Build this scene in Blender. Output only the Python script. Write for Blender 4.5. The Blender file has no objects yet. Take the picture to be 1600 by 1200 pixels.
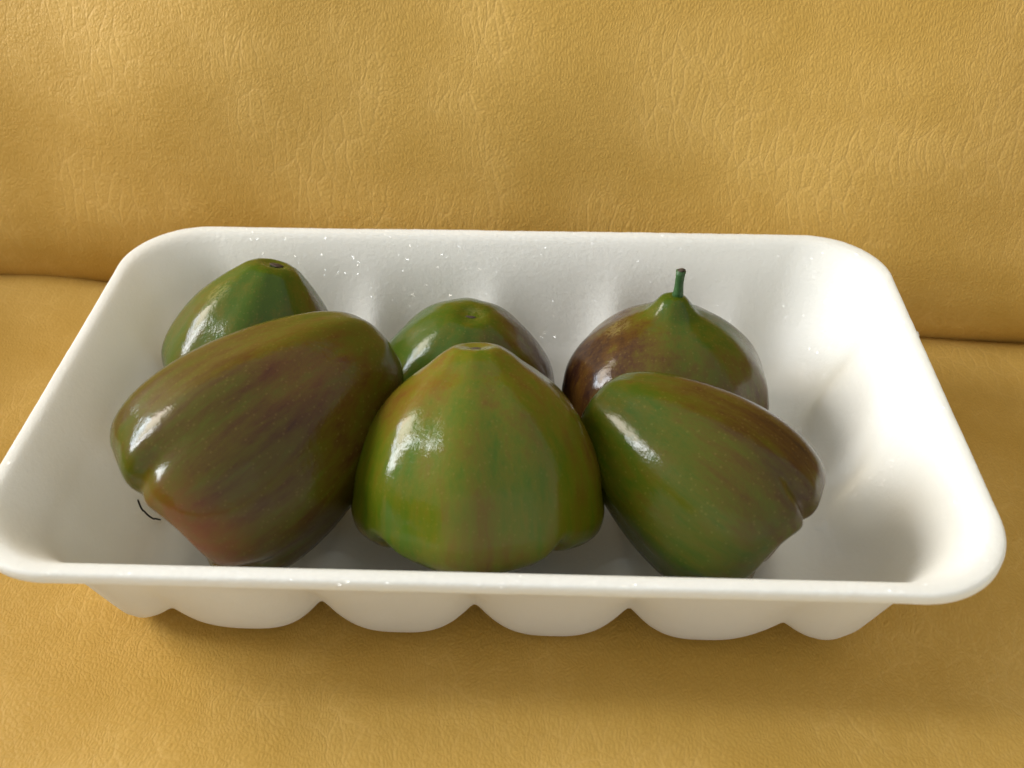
import bpy, math
import numpy as np

# ------------------------------------------------------------------ camera, world, lights, exposure
scene = bpy.context.scene
COL = scene.collection


def look_basis(pitch, yaw, roll):
    def rot(ax, t):
        K = np.array([[0, -ax[2], ax[1]], [ax[2], 0, -ax[0]], [-ax[1], ax[0], 0]])
        return np.eye(3) + np.sin(t) * K + (1 - np.cos(t)) * K @ K
    r, f, u = np.array([1., 0, 0]), np.array([0, 1., 0]), np.array([0, 0, 1.])
    M = rot(u, yaw) @ rot(r, pitch)
    r, f, u = M @ r, M @ f, M @ u
    Q = rot(f, roll)
    return Q @ r, Q @ u, f


from mathutils import Matrix, Vector
cam = bpy.data.cameras.new("camera")
cam.lens, cam.sensor_width, cam.clip_start, cam.clip_end = 36.0, 36.0, .01, 50
cam_ob = bpy.data.objects.new("camera", cam)
COL.objects.link(cam_ob)
_r, _u, _f = look_basis(-0.69597, 0.03630, 0.00493)
m = Matrix.Identity(4)
for i in range(3):
    m[i][0], m[i][1], m[i][2] = _r[i], _u[i], -_f[i]
m[0][3], m[1][3], m[2][3] = 0.01272, -0.21647, 0.22198
cam_ob.matrix_world = m
cam.dof.use_dof = True
cam.dof.focus_distance = .285
cam.dof.aperture_fstop = 16
scene.camera = cam_ob

world = bpy.data.worlds.new("World")
scene.world = world
world.use_nodes = True
world.node_tree.nodes["Background"].inputs[0].default_value = (.98, .985, .96, 1)
world.node_tree.nodes["Background"].inputs[1].default_value = .50


def window_light(name, y0, y1, z0, z1, x, color, watts_m2):
    l = bpy.data.lights.new(name, 'AREA')
    l.shape = 'RECTANGLE'
    l.size, l.size_y = y1 - y0, z1 - z0
    l.energy = watts_m2 * l.size * l.size_y
    l.color = color
    o = bpy.data.objects.new(name, l)
    COL.objects.link(o)
    # face +x: local -Z -> +x, local Y -> world Z, local X -> -+y
    o.matrix_world = Matrix(((0, 0, -1, x), (-1, 0, 0, (y0 + y1) / 2), (0, 1, 0, (z0 + z1) / 2), (0, 0, 0, 1)))
    return o


# the panes of one window to the left of the sofa: curtained top, clear bottom, one open strip
window_light("window_light", .06, .56, .58, 1.12, -1.15, (1.0, .90, .76), 44)
window_light("window_light", .06, .29, .24, .54, -1.15, (.80, .89, 1.0), 82)
window_light("window_light", .33, .56, .24, .54, -1.15, (.80, .89, 1.0), 70)
window_light("window_light", -.16, .0, .24, 1.12, -1.15, (.95, .97, 1.0), 94)

# the lit room in front of the sofa: a broad, dim, far pane
rl = bpy.data.lights.new("room_light", 'AREA')
rl.shape, rl.size, rl.size_y, rl.energy, rl.color = 'RECTANGLE', 4.6, 2.6, 7.0, (1.0, .95, .87)
ro = bpy.data.objects.new("room_light", rl)
COL.objects.link(ro)
ro.matrix_world = Matrix(((1, 0, 0, .2), (0, 0, -1, -2.6), (0, 1, 0, .95), (0, 0, 0, 1)))

scene.view_settings.view_transform = 'Standard'
scene.view_settings.look = 'None'
scene.view_settings.gamma = 1.0
scene.view_settings.exposure = 0.30
scene.render.engine = 'CYCLES'
scene.cycles.max_bounces = 10
scene.cycles.diffuse_bounces = 8
scene.cycles.adaptive_threshold = .025
scene.cycles.sample_clamp_indirect = 4.0


# ------------------------------------------------------------------ helpers
def tag(o, label=None, cat=None, group=None, kind=None):
    if label: o["label"] = label
    if cat: o["category"] = cat
    if group: o["group"] = group
    if kind: o["kind"] = kind
    return o


def empty(name, loc=(0, 0, 0)):
    o = bpy.data.objects.new(name, None)
    o.empty_display_size = .01
    COL.objects.link(o)
    o.location = loc
    return o


def mesh_obj(name, verts, faces, mat, parent=None, smooth=True, closed=True):
    me = bpy.data.meshes.new(name)
    me.from_pydata([tuple(map(float, v)) for v in verts], [], faces)
    me.update()
    if closed:
        va = np.array([v[:] for v in verts], float)
        c0, vol = va.mean(0), 0.0
        for p in me.polygons:
            vol += np.dot(np.array(p.center) - c0, np.array(p.normal)) * p.area
        if vol < 0:
            me.flip_normals()
    if smooth:
        me.polygons.foreach_set("use_smooth", [True] * len(me.polygons))
    me.materials.append(mat)
    o = bpy.data.objects.new(name, me)
    COL.objects.link(o)
    o.parent = parent
    return o


def grid_faces(nv, nu, closed_u=True, flip=False):
    f = []
    for i in range(nv - 1):
        for j in range(nu if closed_u else nu - 1):
            k = (j + 1) % nu
            q = (i * nu + j, i * nu + k, (i + 1) * nu + k, (i + 1) * nu + j)
            f.append(q[::-1] if flip else q)
    return f


def sstep(a, b, x):
    t = np.clip((np.asarray(x, float) - a) / (b - a), 0, 1)
    return t * t * (3 - 2 * t)


class Nodes:
    def __init__(self, name):
        self.mat = bpy.data.materials.new(name)
        self.mat.use_nodes = True
        self.t = self.mat.node_tree
        self.b = self.t.nodes["Principled BSDF"]

    def n(self, typ, **kw):
        nd = self.t.nodes.new(typ)
        for k, v in kw.items():
            if k.startswith("i_"):
                key = k[2:]
                key = int(key) if key.isdigit() else key.replace("_", " ")
                nd.inputs[key].default_value = v
            else:
                setattr(nd, k, v)
        return nd

    def l(self, a, b):
        self.t.links.new(a, b)

    def math(self, op, a, b=None, c=None, clamp=False):
        nd = self.n('ShaderNodeMath', operation=op, use_clamp=clamp)
        for i, v in enumerate((a, b, c)):
            if v is None: continue
            if isinstance(v, (int, float)): nd.inputs[i].default_value = v
            else: self.l(v, nd.inputs[i])
        return nd.outputs[0]

    def mix(self, fac, a, b, blend='MIX'):
        nd = self.n('ShaderNodeMix', data_type='RGBA', blend_type=blend)
        for s, v in ((nd.inputs[0], fac), (nd.inputs[6], a), (nd.inputs[7], b)):
            if isinstance(v, (int, float)): s.default_value = v
            elif isinstance(v, tuple): s.default_value = (*v, 1) if len(v) == 3 else v
            else: self.l(v, s)
        return nd.outputs[2]

    def ramp(self, fac, stops):
        nd = self.n('ShaderNodeValToRGB')
        el = nd.color_ramp.elements
        while len(el) < len(stops): el.new(.5)
        for e, (p, c) in zip(el, stops):
            e.position = p
            e.color = (*c, 1)
        self.l(fac, nd.inputs[0])
        return nd.outputs[0]

    def noise(self, vec, scale, detail=3, rough=.55, dist=0., dims='3D'):
        nd = self.n('ShaderNodeTexNoise', noise_dimensions=dims, i_Scale=scale, i_Detail=detail, i_Roughness=rough, i_Distortion=dist)
        if vec is not None: self.l(vec, nd.inputs['Vector'])
        return nd

    def mapping(self, vec, scale=(1, 1, 1), rot=(0, 0, 0), loc=(0, 0, 0)):
        nd = self.n('ShaderNodeMapping')
        nd.inputs['Scale'].default_value = scale
        nd.inputs['Rotation'].default_value = rot
        nd.inputs['Location'].default_value = loc
        self.l(vec, nd.inputs['Vector'])
        return nd.outputs[0]

    def bump(self, height, strength, dist, normal=None):
        nd = self.n('ShaderNodeBump', i_Strength=strength, i_Distance=dist)
        self.l(height, nd.inputs['Height'])
        if normal is not None: self.l(normal, nd.inputs['Normal'])
        return nd.outputs[0]


# ------------------------------------------------------------------ materials
def leather_material(name, stretch, rotz, wrinkle, plane):
    N = Nodes(name)
    co = N.mapping(N.n('ShaderNodeTexCoord').outputs['Object'], rot=plane)
    warp = N.noise(co, 24, 3, dims='2D')
    wv = N.n('ShaderNodeVectorMath', operation='MULTIPLY_ADD')
    N.l(warp.outputs['Color'], wv.inputs[0]); wv.inputs[1].default_value = (.012, .012, .012); N.l(co, wv.inputs[2])
    # pebble grain
    cell = N.n('ShaderNodeTexVoronoi', feature='DISTANCE_TO_EDGE', voronoi_dimensions='2D', i_Scale=760.0, i_Randomness=1.0)
    N.l(N.mapping(wv.outputs[0], stretch, rotz), cell.inputs['Vector'])
    peb = N.math('MINIMUM', N.math('MULTIPLY', cell.outputs['Distance'], 2.4), 1.0)
    # long wrinkles, gathered in patches
    wr = N.n('ShaderNodeTexVoronoi', feature='DISTANCE_TO_EDGE', voronoi_dimensions='2D', i_Scale=150.0)
    N.l(N.mapping(wv.outputs[0], wrinkle), wr.inputs['Vector'])
    crease = N.math('SUBTRACT', 1.0, N.math('MULTIPLY', wr.outputs['Distance'], 5.5, clamp=True))
    crease = N.math('MULTIPLY', crease, crease)
    patch = N.n('ShaderNodeMapRange', i_1=.40, i_2=.64)
    N.l(warp.outputs['Fac'], patch.inputs[0])
    crease = N.math('MULTIPLY', crease, N.math('ADD', N.math('MULTIPLY', patch.outputs[0], .80), .08))
    fine = N.noise(co, 420, 4, .65, dims='2D')
    h = N.math('MULTIPLY_ADD', peb, .26, N.math('MULTIPLY', crease, -.42))
    h = N.math('ADD', h, N.math('MULTIPLY', fine.outputs['Fac'], .8))
    N.l(N.bump(h, .33, .0010), N.b.inputs['Normal'])
    # dye: uneven mustard, a little darker in the grain
    c = N.ramp(warp.outputs['Fac'], [(.30, (.49, .300, .058)), (.50, (.53, .330, .072)), (.70, (.58, .370, .090))])
    c = N.mix(N.math('MULTIPLY', N.math('SUBTRACT', 1.0, peb), .16), c, (.42, .215, .035))
    c = N.mix(N.math('MULTIPLY', crease, .20), c, (.72, .47, .16))
    N.l(c, N.b.inputs['Base Color'])
    N.b.inputs['Roughness'].default_value = .58
    N.b.inputs['Specular IOR Level'].default_value = .30
    return N.mat


def foam_material():
    N = Nodes("polystyrene_foam")
    co = N.n('ShaderNodeTexCoord').outputs['Object']
    tint = N.noise(co, 22, 3)
    c = N.ramp(tint.outputs['Fac'], [(.3, (.86, .87, .835)), (.7, (.895, .905, .88))])
    N.l(c, N.b.inputs['Base Color'])
    # crushed cells: each tiny cell of the skin faces its own way and glints
    v1 = N.n('ShaderNodeTexVoronoi', feature='F1', i_Scale=2000.0)
    N.l(co, v1.inputs['Vector'])
    d = N.n('ShaderNodeVectorMath', operation='SUBTRACT')
    N.l(v1.outputs['Color'], d.inputs[0]); d.inputs[1].default_value = (.5, .5, .5)
    wn = N.n('ShaderNodeTexWhiteNoise', noise_dimensions='3D')
    N.l(v1.outputs['Color'], wn.inputs['Vector'])
    some = N.math('GREATER_THAN', wn.outputs['Value'], .86)
    dm = N.n('ShaderNodeVectorMath', operation='SCALE')
    N.l(d.outputs[0], dm.inputs[0]); N.l(some, dm.inputs['Scale'])
    md = N.n('ShaderNodeVectorMath', operation='MULTIPLY_ADD')
    N.l(dm.outputs[0], md.inputs[0]); md.inputs[1].default_value = (1.3, 1.3, 1.3)
    bn = N.bump(N.noise(co, 650, 4, .65).outputs['Fac'], .34, .0005)
    N.l(bn, md.inputs[2])
    nn = N.n('ShaderNodeVectorMath', operation='NORMALIZE')
    N.l(md.outputs[0], nn.inputs[0])
    N.l(bn, N.b.inputs['Normal'])
    glint = N.n('ShaderNodeBsdfGlossy')
    glint.inputs['Roughness'].default_value = .14
    N.l(nn.outputs[0], glint.inputs['Normal'])
    N.l(N.mix(some, (.004, .004, .004), (.04, .04, .04)), glint.inputs['Color'])
    add = N.n('ShaderNodeAddShader')
    tl = N.n('ShaderNodeBsdfTranslucent')
    tl.inputs['Color'].default_value = (.92, .93, .88, 1)
    mx = N.n('ShaderNodeMixShader')
    mx.inputs[0].default_value = .30
    N.l(N.b.outputs[0], mx.inputs[1]); N.l(tl.outputs[0], mx.inputs[2])
    N.l(mx.outputs[0], add.inputs[0]); N.l(glint.outputs[0], add.inputs[1])
    N.l(add.outputs[0], N.t.nodes['Material Output'].inputs['Surface'])
    N.b.inputs['Roughness'].default_value = .72
    N.b.inputs['Specular IOR Level'].default_value = .30
    return N.mat


def skin_material(name, hue=(1, 1, 1)):
    N = Nodes(name)
    co = N.n('ShaderNodeTexCoord').outputs['Object']
    st = N.n('ShaderNodeAttribute', attribute_name="streak").outputs['Vector']
    bl = N.n('ShaderNodeAttribute', attribute_name="blush").outputs['Fac']
    pk = N.n('ShaderNodeAttribute', attribute_name="pink").outputs['Fac']
    sc = N.n('ShaderNodeAttribute', attribute_name="scuff").outputs['Fac']
    streak = N.noise(st, 6.5, 7, .74).outputs['Fac']
    mott = N.noise(co, 95, 4, .6).outputs['Fac']
    f = N.math('ADD', bl, N.math('MULTIPLY', N.math('SUBTRACT', streak, .5), 1.35))
    f = N.math('ADD', f, N.math('MULTIPLY', N.math('SUBTRACT', mott, .5), .30))
    c = N.ramp(f, [(.02, (.050, .094, .002)), (.28, (.092, .098, .003)), (.50, (.102, .070, .004)),
                   (.72, (.082, .034, .006)), (.95, (.030, .010, .006))])
    tone = N.n('ShaderNodeAttribute', attribute_name="tone").outputs['Fac']
    tn = N.n('ShaderNodeVectorMath', operation='SCALE')
    N.l(c, tn.inputs[0]); N.l(tone, tn.inputs['Scale'])
    c = tn.outputs[0]
    pore = N.n('ShaderNodeTexVoronoi', feature='F1', i_Scale=850.0)
    N.l(co, pore.inputs['Vector'])
    pm = N.n('ShaderNodeSeparateColor'); N.l(pore.outputs['Color'], pm.inputs[0])
    dot = N.math('MULTIPLY', N.math('LESS_THAN', pore.outputs['Distance'], .26), N.math('GREATER_THAN', pm.outputs[0], .6))
    c = N.mix(N.math('MULTIPLY', dot, .10), c, (.30, .22, .06))
    pf = N.math('MULTIPLY', pk, N.math('ADD', N.math('MULTIPLY', streak, .8), .45), clamp=True)
    c = N.mix(pf, c, (.27, .068, .018))
    # dry scuffs: broken pale cracks
    ck = N.n('ShaderNodeTexVoronoi', feature='DISTANCE_TO_EDGE', i_Scale=520.0)
    wp = N.n('ShaderNodeVectorMath', operation='MULTIPLY_ADD')
    N.l(mott, wp.inputs[0]); wp.inputs[1].default_value = (.03,) * 3; N.l(co, wp.inputs[2])
    N.l(wp.outputs[0], ck.inputs['Vector'])
    cm = N.math('MULTIPLY', N.math('LESS_THAN', ck.outputs['Distance'], .11), N.math('MULTIPLY', N.math('SUBTRACT', sc, .45), 1.6, clamp=True))
    c = N.mix(cm, c, (.42, .36, .14))
    N.l(c, N.b.inputs['Base Color'])
    hb = N.math('MULTIPLY_ADD', streak, .30, N.math('MULTIPLY', N.noise(co, 300, 4, .62).outputs['Fac'], .55))
    nb = N.bump(hb, .36, .0007)
    N.l(nb, N.b.inputs['Normal'])
    N.l(nb, N.b.inputs['Coat Normal'])
    rg = N.n('ShaderNodeMapRange', i_3=.40, i_4=.58)
    N.l(mott, rg.inputs[0])
    N.l(rg.outputs[0], N.b.inputs['Roughness'])
    N.b.inputs['Specular IOR Level'].default_value = .06
    N.b.inputs['Coat Weight'].default_value = .75
    N.b.inputs['Coat IOR'].default_value = 1.40
    cr = N.n('ShaderNodeMapRange', i_1=.35, i_2=.65, i_3=.045, i_4=.13)
    N.l(mott, cr.inputs[0])
    N.l(cr.outputs[0], N.b.inputs['Coat Roughness'])
    return N.mat


def plain_material(name, color, rough=.6, noise_scale=600, var=.35):
    N = Nodes(name)
    co = N.n('ShaderNodeTexCoord').outputs['Object']
    dark = tuple(c * (1 - var) for c in color)
    f = N.noise(co, noise_scale, 3).outputs['Fac']
    N.l(N.ramp(f, [(.3, dark), (.7, color)]), N.b.inputs['Base Color'])
    N.l(N.bump(f, .5, .0004), N.b.inputs['Normal'])
    N.b.inputs['Roughness'].default_value = rough
    return N.mat


M_SEAT = leather_material("seat_leather", (1.25, .75, 1), (0, 0, .3), (1.5, .7, 1), (0, 0, 0))
M_BACK = leather_material("back_leather", (1.3, .75, 1), (0, 0, .2), (1.5, .5, 1), (-math.pi / 2, 0, 0))
M_FOAM = foam_material()
M_SKIN = skin_material("wax_apple_skin")
M_STEM = plain_material("green_stalk", (.030, .095, .018), .55)
M_SCAR = plain_material("dry_scar", (.055, .035, .02), .8)
M_DRY = plain_material("dry_calyx", (.22, .14, .07), .75)
M_HAIR = plain_material("dark_hair", (.012, .010, .010), .4)

# ------------------------------------------------------------------ sofa
sofa = tag(empty("sofa"), "mustard yellow grained leather sofa that the white tray stands on", "sofa")


def crease_y(x):
    return .0945 - .0785 * x - .05 * np.maximum(0, np.abs(x) - .25) ** 2 + .0012 * np.sin(x * 31 + .6)


def warpz(lo, hi, n, dense_lo, dense_hi):
    a = np.linspace(lo, dense_lo, n // 6, endpoint=False)
    b = np.linspace(dense_lo, dense_hi, n - 2 * (n // 6), endpoint=False)
    return np.r_[a, b, np.linspace(dense_hi, hi, n // 6)]


xs = warpz(-.46, .75, 260, -.26, .28)
# seat cushion: cross-section from the crease forward, rolling over at the front edge
sv = np.r_[np.linspace(0, .02, 24, endpoint=False), np.linspace(.02, .26, 110, endpoint=False), np.linspace(.26, .50, 30)]
verts = []
for v in sv:
    for x in xs:
        y = crease_y(x) + .008 - v
        roll = -.009 * math.exp(-(v / .0055) ** 1.5)
        z = roll + .0011 * math.sin(x * 17 + y * 9) * math.sin(y * 23 + 1.0) + .0009 * math.sin(x * 43 + 1.3 + 20 * y)
        z += .0016 * math.exp(-((x + .175) / .018) ** 2) * math.exp(-(v / .02) ** 2)
        # the tray sinks in a little
        dx, dy = max(0, abs(x) - .095) / .03, max(0, abs(y) - .048) / .025
        z -= .0022 * math.exp(-(dx * dx + dy * dy))
        z -= .10 * sstep(.42, .50, v) ** 2
        verts.append((x, y, z - .0002))
mesh_obj("seat_cushion", verts, grid_faces(len(sv), len(xs), False, True), M_SEAT, sofa, True, False)
# back cushion
prof = [(.020, -.030), (.010, -.016), (.002, -.004), (-.0035, .006), (-.0042, .014), (-.002, .026), (.004, .045), (.014, .075),
        (.028, .11), (.055, .18), (.09, .27), (.125, .36), (.150, .42), (.185, .445), (.24, .45)]
pp = np.array(prof)
dd = np.r_[0, np.cumsum(np.linalg.norm(np.diff(pp, axis=0), axis=1))]
tt = np.r_[np.linspace(0, .16, 110, endpoint=False), np.linspace(.16, dd[-1], 40)]


def smooth_interp(t, d, p):
    mm = np.gradient(p, d, axis=0)
    i = np.clip(np.searchsorted(d, t, side='right') - 1, 0, len(d) - 2)
    h = (d[i + 1] - d[i])[:, None]
    s = ((t - d[i]) / (d[i + 1] - d[i]))[:, None]
    return (2*s**3-3*s**2+1)*p[i] + (s**3-2*s**2+s)*h*mm[i] + (-2*s**3+3*s**2)*p[i+1] + (s**3-s**2)*h*mm[i+1]


bp = smooth_interp(tt, dd, pp)
verts = []
for (py, pz) in bp:
    for x in xs:
        fade = float(sstep(0, .03, pz))
        y = crease_y(x) * 1.0 + py
        y += fade * (.0016 * math.sin(x * 19 + pz * 11 + .4) + .0009 * math.sin(x * 47 - pz * 30))
        z = pz + .0014 * math.sin(x * 22 + 2.0) * (1 - fade)
        verts.append((x, y, z))
mesh_obj("back_cushion", verts, grid_faces(len(bp), len(xs), False), M_BACK, sofa, True, False)
# padded armrest to the left, just outside the picture
av, arm = [], []
ang = np.linspace(0, 2 * math.pi, 48, endpoint=False)
ays = np.r_[-.40, -.395, np.linspace(-.385, .125, 40)]
for i, y in enumerate(ays):
    s = (.80, .95)[i] if i < 2 else 1.0
    for a in ang:
        cx, cz = abs(math.cos(a)) ** .55 * math.copysign(1, math.cos(a)), abs(math.sin(a)) ** .55 * math.copysign(1, math.sin(a))
        av.append((-.41 + .090 * cx * s, y, .025 + .125 * cz * s + .002 * math.sin(y * 21)))
arm_faces = grid_faces(len(ays), 48) + [tuple(range(48))]
mesh_obj("armrest", av, arm_faces, M_SEAT, sofa)

# ------------------------------------------------------------------ foam tray
tray = tag(empty("foam_tray"), "white polystyrene foam tray with scalloped sides holding six green fruits", "tray")
TA, TB, TH, TR = .120, .0734, .046, .0235        # half length, half depth, height, corner radius
NL, NS, NC = 200, 110, 26


def rrect(a, b, r):
    """rounded rectangle, the same number of points for every ring"""
    r = min(r, a * .98, b * .98)
    P = []
    for (cx, cy, a0, n, sx, sy) in ((a - r, b - r, 0, NL, -1, 0), (-a + r, b - r, 90, NS, 0, -1), (-a + r, -b + r, 180, NL, 1, 0), (a - r, -b + r, 270, NS, 0, 1)):
        for k in range(NC):
            t = math.radians(a0 + 90 * k / NC)
            P.append((cx + r * math.cos(t), cy + r * math.sin(t)))
        ex, ey = cx + r * math.cos(math.radians(a0 + 90)), cy + r * math.sin(math.radians(a0 + 90))
        L = 2 * (a - r) if sx else 2 * (b - r)
        for k in range(n):
            P.append((ex + sx * L * k / n, ey + sy * L * k / n))
    return np.array(P)


PITCH, XOFF, YOFF = .0392, -.0030, .003


def scallop(c, off, pitch, rnd):
    """0 in a cup, 1 on the rib between two cups; rnd rounds the rib"""
    u = (c - off) / pitch
    fr = np.abs(u - np.round(u)) * 2          # 0 at rib, 1 mid cup
    fr = np.sqrt(fr * fr + rnd * rnd)
    return np.clip(1 - fr, 0, 1) ** 2.9 / (1 - rnd) ** 2.9


# ring: (inset, height, rib height, rib push-in)
inner = [(.0014, 0), (.0026, -.00008), (.0036, -.0005), (.0047, -.0015), (.0058, -.0030), (.0072, -.0052), (.0088, -.0080), (.0104, -.012), (.0122, -.017), (.0140, -.0225),
         (.0158, -.0275), (.0176, -.0325), (.0202, -.0368), (.0235, -.0398), (.027, -.0416), (.031, -.0424), (.036, -.0425)]
outer = [(.0222, -.0457), (.0202, -.0448), (.0186, -.0428), (.0172, -.0395), (.0158, -.0345), (.0143, -.029), (.0128, -.0235), (.0113, -.0180), (.0101, -.0146), (.0091, -.0138), (.0084, -.0125), (.0072, -.0105),
         (.0056, -.0082), (.0044, -.0062), (.0032, -.0046), (.0018, -.0040)]
lip = [(.0004, -.0034), (.0, -.0029), (.0, -.0008), (.0003, -.00022), (.0007, -.00005)]
rngr = np.random.RandomState(5)
edge_n = np.convolve(np.r_[rngr.normal(size=2 * (NL + NS) + 4 * NC)], np.ones(3) / 3, 'same')
edge_n2 = np.convolve(np.r_[rngr.normal(size=2 * (NL + NS) + 4 * NC)], np.ones(25) / 5, 'same')


def ring(d, z, amp, push, rough=0, rnd=.05):
    P = rrect(TA - d, TB - d, max(TR - d * .28, .006))
    return deform(P, z, amp, push, rough, False, rnd)


def deform(P, z, amp, push, rough=0, floor=False, rnd=.05):
    x, y = P[:, 0].copy(), P[:, 1].copy()
    sx = scallop(x, XOFF, PITCH, rnd)
    sy = scallop(y, YOFF + .0196, PITCH, rnd * 1.3)
    side = sstep(.012, .034, TB - .0 - np.abs(y) + 0 * x)       # 0 on the long sides, 1 away from them
    endw = sstep(.030, .014, TA - np.abs(x)) if not floor else sstep(.040, .018, TA - np.abs(x))
    sx = sx * (1 - sstep(.088, .100, np.abs(x))) * (1 - .35 * sstep(.06, .075, np.abs(x)))
    sy = sy * endw * (1 - sstep(.036, .046, np.abs(y)))
    s = np.maximum(sx * (1 - endw * .8), sy)
    zz = z + amp * s
    # ribs push the wall inward
    nx, ny = np.zeros_like(x), np.zeros_like(y)
    if push:
        mlong = (np.abs(y) > TB * .5)
        ny = -np.sign(y) * push * sx * mlong * (1 - endw)
        nx = -np.sign(x) * push * sy * 1.9
    zz = zz + rough * .00007 * edge_n + rough * .00004 * edge_n2
    x = x + nx + rough * .00005 * edge_n2 * np.sign(P[:, 0])
    y = y + ny + rough * .00005 * edge_n2 * np.sign(P[:, 1])
    return np.stack([x, y, zz + TH], 1)


def wall_w(z):
    return float(sstep(-.012, -.042, z))


rings = []
# inner floor, from centre out
NF = 26
base = rrect(TA - .036, TB - .036, TR - .036 * .28)
for k in range(NF):
    f = .02 + .98 * k / NF
    amp = .0062 + .0028 * f ** 6
    rings.append(deform(base * f, -.0425, amp, 0, 0, True, .32))
for d, z in reversed(inner):
    w = float(sstep(-.005, -.044, z))
    rings.append(ring(d, z, .0080 * w, .0032 * w * float(sstep(-.0424, -.036, z)), 0, .30))
for d, z in reversed(lip):
    rings.append(ring(d, z, 0, 0, .6 if z > -.003 else 1.3))
for d, z in reversed(outer):
    w = wall_w(z)
    rings.append(ring(d, z, .0095 * w, .0022 * w, .8 if z > -.006 else 0))
baseo = rrect(TA - .026, TB - .026, TR - .026 * .28)
for k in range(NF, -1, -1):
    f = .02 + .98 * k / NF
    rings.append(deform(baseo * f, -.046 + .0003 * (f > .99), .0068 + .0030 * f ** 6, 0, 0, True))
RN = len(rings[0])
V = np.concatenate(rings)
faces = grid_faces(len(rings), RN, True) + [tuple(range(RN)), tuple(range((len(rings) - 1) * RN, len(rings) * RN))[::-1]]
tray.location.y = -.0008
body = mesh_obj("tray_body", V, faces, M_FOAM, tray)


def lump(name, loc, r, seed, mat, parent, squash=(1, 1, 1)):
    rs = np.random.RandomState(seed)
    nv, nu = 9, 14
    P = []
    for i in range(nv):
        a = math.pi * i / (nv - 1)
        for j in range(nu):
            b = 2 * math.pi * j / nu
            k = r * (1 + .22 * rs.uniform(-1, 1) * math.sin(a))
            P.append((loc[0] + squash[0] * k * math.sin(a) * math.cos(b), loc[1] + squash[1] * k * math.sin(a) * math.sin(b), loc[2] + squash[2] * k * math.cos(a)))
    return mesh_obj(name, P, grid_faces(nv, nu, True, True), mat, parent)


lump("foam_burr", (.1200, .0225, .0440), .0010, 3, M_FOAM, tray)

# ------------------------------------------------------------------ wax apples
END=[(.985,.26),(1.0,.18),(.97,.09),(.88,.025),(.74,.0),(.58,.025),(.43,.09),(.28,.14),(.13,.16),(0,.165)]
END2=[(.99,.37),(1.0,.28),(.975,.17),(.90,.075),(.77,.015),(.61,.0),(.46,.03),(.33,.09),(.18,.13),(0,.14)]
PROFILES={
 'barrel':[(0,.97),(.1,.985),(.24,1.0),(.40,.97),(.57,.89),(.73,.765),(.865,.615),(.95,.48)]+END2,
 'std':[(0,.982),(.08,.990),(.17,1.0),(.30,.970),(.46,.89),(.63,.765),(.80,.59),(.93,.41)]+END,
 'flat':[(0,.985),(.08,.988),(.17,.996),(.27,.975),(.38,.915),(.54,.81),(.73,.655),(.89,.45)]+END,
 'nipple':[(0,1.0),(.06,1.0),(.12,.980),(.175,.93),(.24,.875),(.36,.825),(.53,.755),(.72,.64),(.87,.51),(.96,.36)]+END,
 'nub':[(0,.988),(.08,.996),(.17,1.0),(.265,.968),(.37,.915),(.52,.845),(.705,.735),(.862,.58),(.963,.40)]+END,
 'blunt':[(0,.97),(.1,.985),(.22,1.0),(.36,.975),(.52,.89),(.68,.755),(.82,.59),(.93,.41)]+END}
def spline(pts,n):
    p=np.array(pts,float);d=np.r_[0,np.cumsum(np.linalg.norm(np.diff(p,axis=0),axis=1))]
    t=np.linspace(0,d[-1],n);m=np.gradient(p,d,axis=0);m[0]=(p[1]-p[0])/(d[1]-d[0]);m[-1]=(p[-1]-p[-2])/(d[-1]-d[-2])
    i=np.clip(np.searchsorted(d,t,side='right')-1,0,len(d)-2);h=(d[i+1]-d[i]);s=(t-d[i])/h;h=h[:,None];s=s[:,None]
    return (2*s**3-3*s**2+1)*p[i]+(s**3-2*s**2+s)*h*m[i]+(-2*s**3+3*s**2)*p[i+1]+(s**3-s**2)*h*m[i+1]
def sstep(a,b,x):
    t=np.clip((x-a)/(b-a),0,1);return t*t*(3-2*t)
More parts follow.
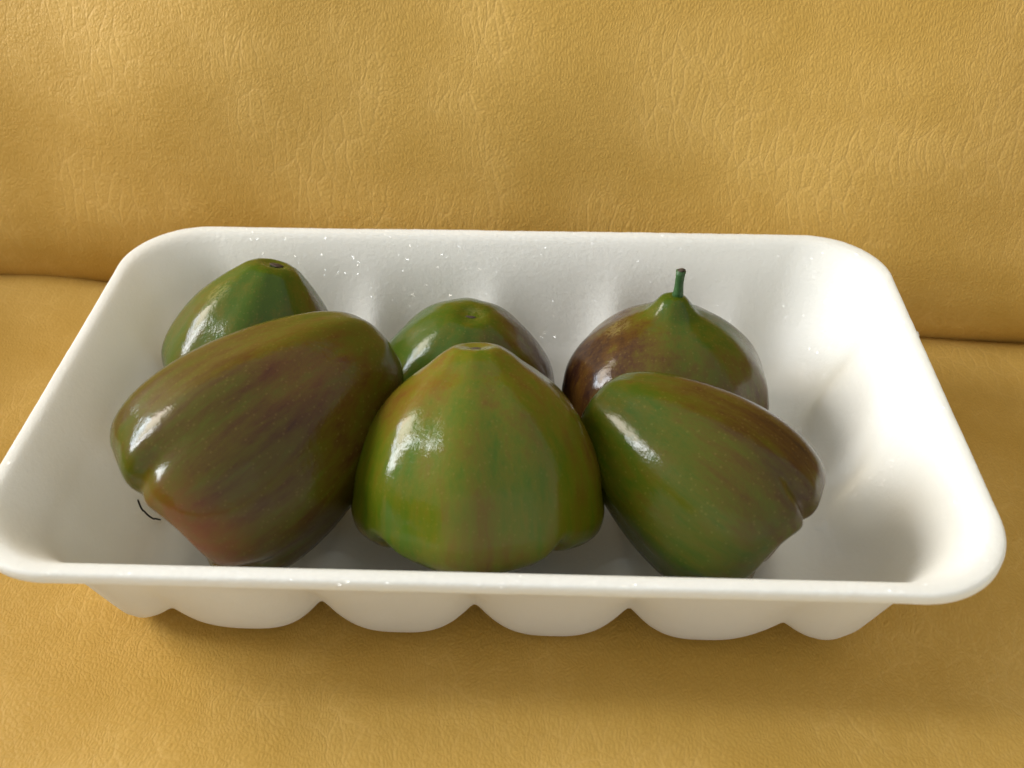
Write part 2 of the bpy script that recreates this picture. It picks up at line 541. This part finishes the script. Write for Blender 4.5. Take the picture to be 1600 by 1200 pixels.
def fruit_verts(R,L,prof='std',seed=0,NU=96,NV=80,lobe=.10,depth=.10,phase=0.,neck=0.,squash=1.,wob=.025,bend=0.,belly=0.):
    rs=np.random.RandomState(seed)
    pr=spline(PROFILES[prof],NV);r=pr[:,0].copy();z=pr[:,1].copy()
    k=np.linspace(0,1,NV)
    # slimmer stem end for positive neck
    up=sstep(.35,.95,z)*(k<.6)
    r=r*(1-neck*up*np.clip(r*1.4,0,1)*.6)
    r=r*(1+belly*np.exp(-((z-.55)/.22)**2))
    th=np.linspace(0,2*np.pi,NU,endpoint=False)
    T=th[None,:];Z=z[:,None];RR=r[:,None];K=k[:,None]
    j=rs.uniform(-.16,.16,4);jj=sum(j[a]*np.exp(-(((T-a*np.pi/2+np.pi)%(2*np.pi)-np.pi)/.6)**2) for a in range(4))
    c=np.abs(np.cos(2*(T+phase+jj)))           # 0 in the four grooves
    g=np.exp(-(c/.24)**2)                        # sharp groove
    low=(1-sstep(.0,.36,Z))**1.5; low=np.where(K>.62,1,low)
    soft=1-c
    rad=RR*(1-lobe*low*(0.75*g+.3*soft))
    rad=rad*(1+.016*np.cos(9*T+rs.uniform(0,6))*sstep(.0,.3,RR)*(K<.7))
    for f in (1,2,3):
        a,b,cz=rs.uniform(-1,1,3);rad=rad*(1+wob/f*(a*np.cos(f*T)+b*np.sin(f*T))*np.sin(np.pi*Z*(1+.5*cz)))
    zz=Z+depth*low*(.7*g+.2*soft)*sstep(.25,.9,RR)*np.where(Z<.35,1-sstep(.0,.35,Z),0)
    # uneven lobes
    q=rs.uniform(-.045,.045,4)
    zz=zz+low*sum(q[a]*np.cos((T+phase-a*np.pi/2-np.pi/4))**8*(np.cos(T+phase-a*np.pi/2-np.pi/4)>0) for a in range(4))*(1-sstep(.0,.35,Z))
    x=rad*np.cos(T)*R;y=rad*np.sin(T)*R*squash;zz=(zz-.42)*L+0*T
    x=x+bend*R*((zz/L)**2)
    return np.stack([x,y,zz],-1)   # NV,NU,3
def fruit_rot(tilt,az,spin):
    # axis (stem direction) tilted by tilt from +z toward azimuth az
    ca,sa,ct,st,cs,ss=np.cos(az),np.sin(az),np.cos(tilt),np.sin(tilt),np.cos(spin),np.sin(spin)
    Rz=np.array([[ca,-sa,0],[sa,ca,0],[0,0,1]]);Ry=np.array([[ct,0,st],[0,1,0],[-st,0,ct]]);Rs=np.array([[cs,-ss,0],[ss,cs,0],[0,0,1]])
    return Rz@Ry@Rz.T@Rs

FRUIT_ROOTS = {}


def attr(me, name, typ, data):
    a = me.attributes.new(name, typ, 'POINT')
    a.data.foreach_set("vector" if typ == 'FLOAT_VECTOR' else "value", np.asarray(data, np.float32).ravel())


def wax_apple(key, pos, tilt, az, R, L, kw, label, base_blush, tone, blobs, pinks=(), scuffs=()):
    NU, NV = 144, 120
    G = fruit_verts(R, L, NU=NU, NV=NV, **kw)
    rot = fruit_rot(tilt, az, 0)
    P = G.reshape(-1, 3) @ rot.T
    zmin = P[:, 2].min()
    root = tag(empty("wax_apple", (pos[0], pos[1], REST)), label, "fruit", "green wax apples in the foam tray")
    P[:, 2] -= zmin
    o = mesh_obj("fruit_body", P, grid_faces(NV, NU, True, True), M_SKIN, root)
    th = np.linspace(0, 2 * np.pi, NU, endpoint=False)[None, :] + 0 * np.zeros((NV, 1))
    k = np.linspace(0, 1, NV)[:, None] + 0 * th
    seed = kw.get('seed', 0)
    attr(o.data, "streak", 'FLOAT_VECTOR', np.stack([G[..., 0] / R + seed, G[..., 1] / R, G[..., 2] / R * .16], -1))

    def field(lst, base):
        F = np.full(NU * NV, base, float)
        W = np.zeros(NU * NV)
        A = np.zeros(NU * NV)
        for (bk, bt, rad, val) in lst:
            i = int(round(bk * (NV - 1))); j = int(round(bt / (2 * np.pi) * NU)) % NU
            d = np.linalg.norm(P - P[i * NU + j], axis=1) / rad
            w = np.exp(-d * d * 1.2)
            W += w; A += w * val
        return (F * .35 + A) / (.35 + W)
    attr(o.data, "blush", 'FLOAT', field(blobs, base_blush))
    attr(o.data, "tone", 'FLOAT', np.full(NU * NV, tone))
    attr(o.data, "pink", 'FLOAT', field(pinks, 0) if pinks else np.zeros(NU * NV))
    attr(o.data, "scuff", 'FLOAT', field(scuffs, 0) if scuffs else np.zeros(NU * NV))
    FRUIT_ROOTS[key] = (root, P, rot, NU, NV)
    return root


def tip_frame(key):
    root, P, rot, NU, NV = FRUIT_ROOTS[key]
    return root, P[:NU].mean(0), rot @ np.array([0, 0, 1.0])


REST = 0.0095
wax_apple('F1', (-0.0724, 0.0281), 0.4243, 0.943, 0.027, 0.0407, dict(prof='flat', seed=11, lobe=0.06),
          'green fruit with a dark stem scar, behind the large brownish fruit', 0.2, 0.88,
          [(0.168, 5.018, 0.016, -0.05), (0.361, 3.578, 0.012, 0.3), (0.252, 6.021, 0.008, 0.65), (0.395, 4.451, 0.015, 0.2)],
          [], [(0.261, 3.84, 0.006, 0.8)])
wax_apple('F2', (-0.0592, -0.025), 1.31, 0.77, 0.0293, 0.0706, dict(prof='barrel', seed=23, lobe=0.05, depth=0.045, phase=1.3),
          'large brownish olive fruit lying on its side with a pinkish bottom end', 0.5, 0.68,
          [(0.21, 4.189, 0.014, 0.15), (0.37, 3.796, 0.014, 0.25), (0.395, 4.538, 0.02, 0.6), (0.513, 4.712, 0.02, 0.56), (0.546, 4.145, 0.015, 0.42), (0.681, 4.102, 0.012, 0.18), (0.445, 4.014, 0.01, 0.55), (0.437, 5.236, 0.014, 0.5)],
          [(0.731, 4.931, 0.009, 0.75), (0.706, 4.494, 0.005, 0.25), (0.37, 4.363, 0.01, 0.2), (0.706, 5.323, 0.008, 0.6)], [(0.563, 3.578, 0.008, 0.5)])
wax_apple('F3', (-0.0101, 0.0228), 0.1282, -0.343, 0.0286, 0.0362, dict(prof='std', seed=37, lobe=0.06),
          'low green fruit with a purplish right side, half hidden behind the upright centre fruit', 0.15, 0.82,
          [(0.235, 3.316, 0.018, -0.02), (0.084, 2.182, 0.008, 0.2), (0.252, 0.044, 0.012, 0.75), (0.445, 0.0, 0.012, 0.95)],
          [], [(0.034, 0.873, 0.006, 0.7)])
wax_apple('F4', (-0.0029, -0.0286), 0.46, 1.6141, 0.0321, 0.0505, dict(prof='nub', seed=44, lobe=0.065, depth=0.07, phase=0.0),
          "upright pear-shaped olive green fruit at the tray's front centre, stem end up", 0.32, 1.08,
          [(0.101, 4.712, 0.008, 0.25), (0.218, 3.665, 0.01, 0.45), (0.21, 5.585, 0.01, 0.42), (0.361, 4.625, 0.016, 0.14), (0.445, 5.149, 0.012, 0.16), (0.563, 4.014, 0.014, 0.0), (0.429, 6.152, 0.01, 0.5), (0.555, 4.669, 0.014, 0.45), (0.538, 5.541, 0.012, 0.3), (0.613, 3.491, 0.005, 0.5)],
          [(0.227, 3.752, 0.009, 0.22), (0.639, 3.622, 0.006, 0.4)], [])
wax_apple('F5', (0.0506, 0.0232), 0.175, 1.58, 0.0306, 0.0396, dict(prof='nipple', seed=58, lobe=0.06),
          'maroon and green fruit with a short green stalk standing up from its tip', 0.6, 0.78,
          [(0.025, 4.32, 0.01, -0.2), (0.134, 5.411, 0.014, -0.12), (0.227, 5.934, 0.01, 0.12), (0.303, 3.316, 0.014, 0.75), (0.437, 3.403, 0.012, 1.0), (0.21, 4.102, 0.01, 0.68), (0.336, 5.585, 0.012, 0.5), (0.445, 5.847, 0.01, 0.6)],
          [], [(0.235, 3.272, 0.006, 0.8)])
wax_apple('F6', (0.0538, -0.0312), 1.3037, 2.4853, 0.0245, 0.0586, dict(prof='barrel', seed=63, lobe=0.075, depth=0.07, phase=0.0),
          "dark green fruit with reddish top edge and folded lobes, lying at the tray's right front", 0.33, 0.64,
          [(0.05, 1.745, 0.014, -0.02), (0.303, 5.28, 0.01, 0.15), (0.345, 4.407, 0.016, 0.12), (0.395, 5.89, 0.008, 0.8), (0.496, 5.934, 0.01, 0.85), (0.571, 5.978, 0.012, 0.78), (0.655, 5.585, 0.014, 0.7), (0.487, 5.105, 0.018, 0.3), (0.513, 4.32, 0.022, 0.15), (0.933, 1.876, 0.014, 0.6)],
          [(0.849, 1.745, 0.012, 0.35), (0.714, 0.96, 0.01, 0.3)], [(0.403, 4.931, 0.006, 0.62), (0.336, 4.931, 0.005, 0.55)])


def tube(name, pts, radii, mat, parent, n=12):
    pts = np.array(pts, float)
    V = []
    for i, p in enumerate(pts):
        t = pts[min(i + 1, len(pts) - 1)] - pts[max(i - 1, 0)]
        t /= np.linalg.norm(t)
        a = np.cross(t, (0.31, .9, .2)); a /= np.linalg.norm(a)
        b = np.cross(t, a)
        for j in range(n):
            th = 2 * np.pi * j / n
            V.append(p + radii[i] * (a * np.cos(th) + b * np.sin(th)))
    f = grid_faces(len(pts), n) + [tuple(range(n))[::-1], tuple(range((len(pts) - 1) * n, len(pts) * n))]
    return mesh_obj(name, V, f, mat, parent)


# the stalk of the maroon fruit
root, tp, ax = tip_frame('F5')
stalk = [tp + np.array([.0010, 0, -.0015]), tp + np.array([.0012, .0002, .0012]), tp + np.array([.0012, .0005, .0038]), tp + np.array([.0013, .0009, .0062]), tp + np.array([.0014, .0012, .0076])]
st = tube("stalk", stalk, [.0020, .00145, .00125, .00130, .00145], M_STEM, root)
tube("stalk_cut", [stalk[-1], stalk[-1] + np.array([-.0001, .0001, .0004])], [.00135, .0009], M_SCAR, st)


def scar(key, off, r, squash):
    root, tp, ax = tip_frame(key)
    o = lump("stem_scar", (0, 0, 0), r, 7, M_SCAR, root, squash)
    o.matrix_parent_inverse = Matrix.Identity(4)
    o.location = Vector(tp + np.array(off))
    o.rotation_euler = Vector((0, 0, 1)).rotation_difference(Vector(ax)).to_euler()
    return o


scar('F1', (.001, 0, .0), .0021, (1.0, .8, .22))
scar('F3', (0, 0, .0001), .0010, (1.7, .5, .25))
scar('F4', (0, 0, .0), .0016, (1, 1, .2))
scar('F2', (0, 0, .0), .0022, (1, 1, .2))
scar('F6', (0, 0, .0), .0020, (1, 1, .2))

# dried flower remains in the hollow at the bottom end
for key in FRUIT_ROOTS:
    root, P, rot, NU, NV = FRUIT_ROOTS[key]
    c = P[-NU:].mean(0)
    o = lump("dry_calyx", (0, 0, 0), .0020, 9, M_DRY, root, (1, 1, .6))
    o.location = Vector(c)
    o.rotation_euler = Vector((0, 0, 1)).rotation_difference(Vector(rot @ np.array([0, 0, 1.]))).to_euler()

# a single dark hair on the floor of the tray
hp = [(-.1000, -.0205, .0102), (-.0991, -.0220, .0090), (-.0978, -.0226, .0078), (-.0963, -.0224, .0068), (-.0945, -.0217, .0062)]
hp = smooth_interp(np.linspace(0, 4, 24), np.arange(5.), np.array(hp))
from mathutils.bvhtree import BVHTree
me = body.data
bvh = BVHTree.FromPolygons([v.co.copy() for v in me.vertices], [tuple(p.vertices) for p in me.polygons])
lift = np.array([.25, -.35, 1.0])
for k in range(len(hp)):      # drop the hair onto the foam
    start = Vector(hp[k] - np.array([0, -.0008, 0]) + lift * .03)
    hit = bvh.ray_cast(start, Vector(-lift))
    if hit[0] is not None:
        hp[k] = np.array(hit[0]) + np.array([0, -.0008, 0]) + np.array(hit[1].normalized()) * (.0003 + .0008 * abs(math.sin(k / 23 * 3.1)))
hair = tube("hair_strand", hp, [.00016] + [.00025] * 22 + [.00016], M_HAIR, None, 6)
tag(hair, "thin black curved hair lying in the tray beside the brownish fruit", "hair")
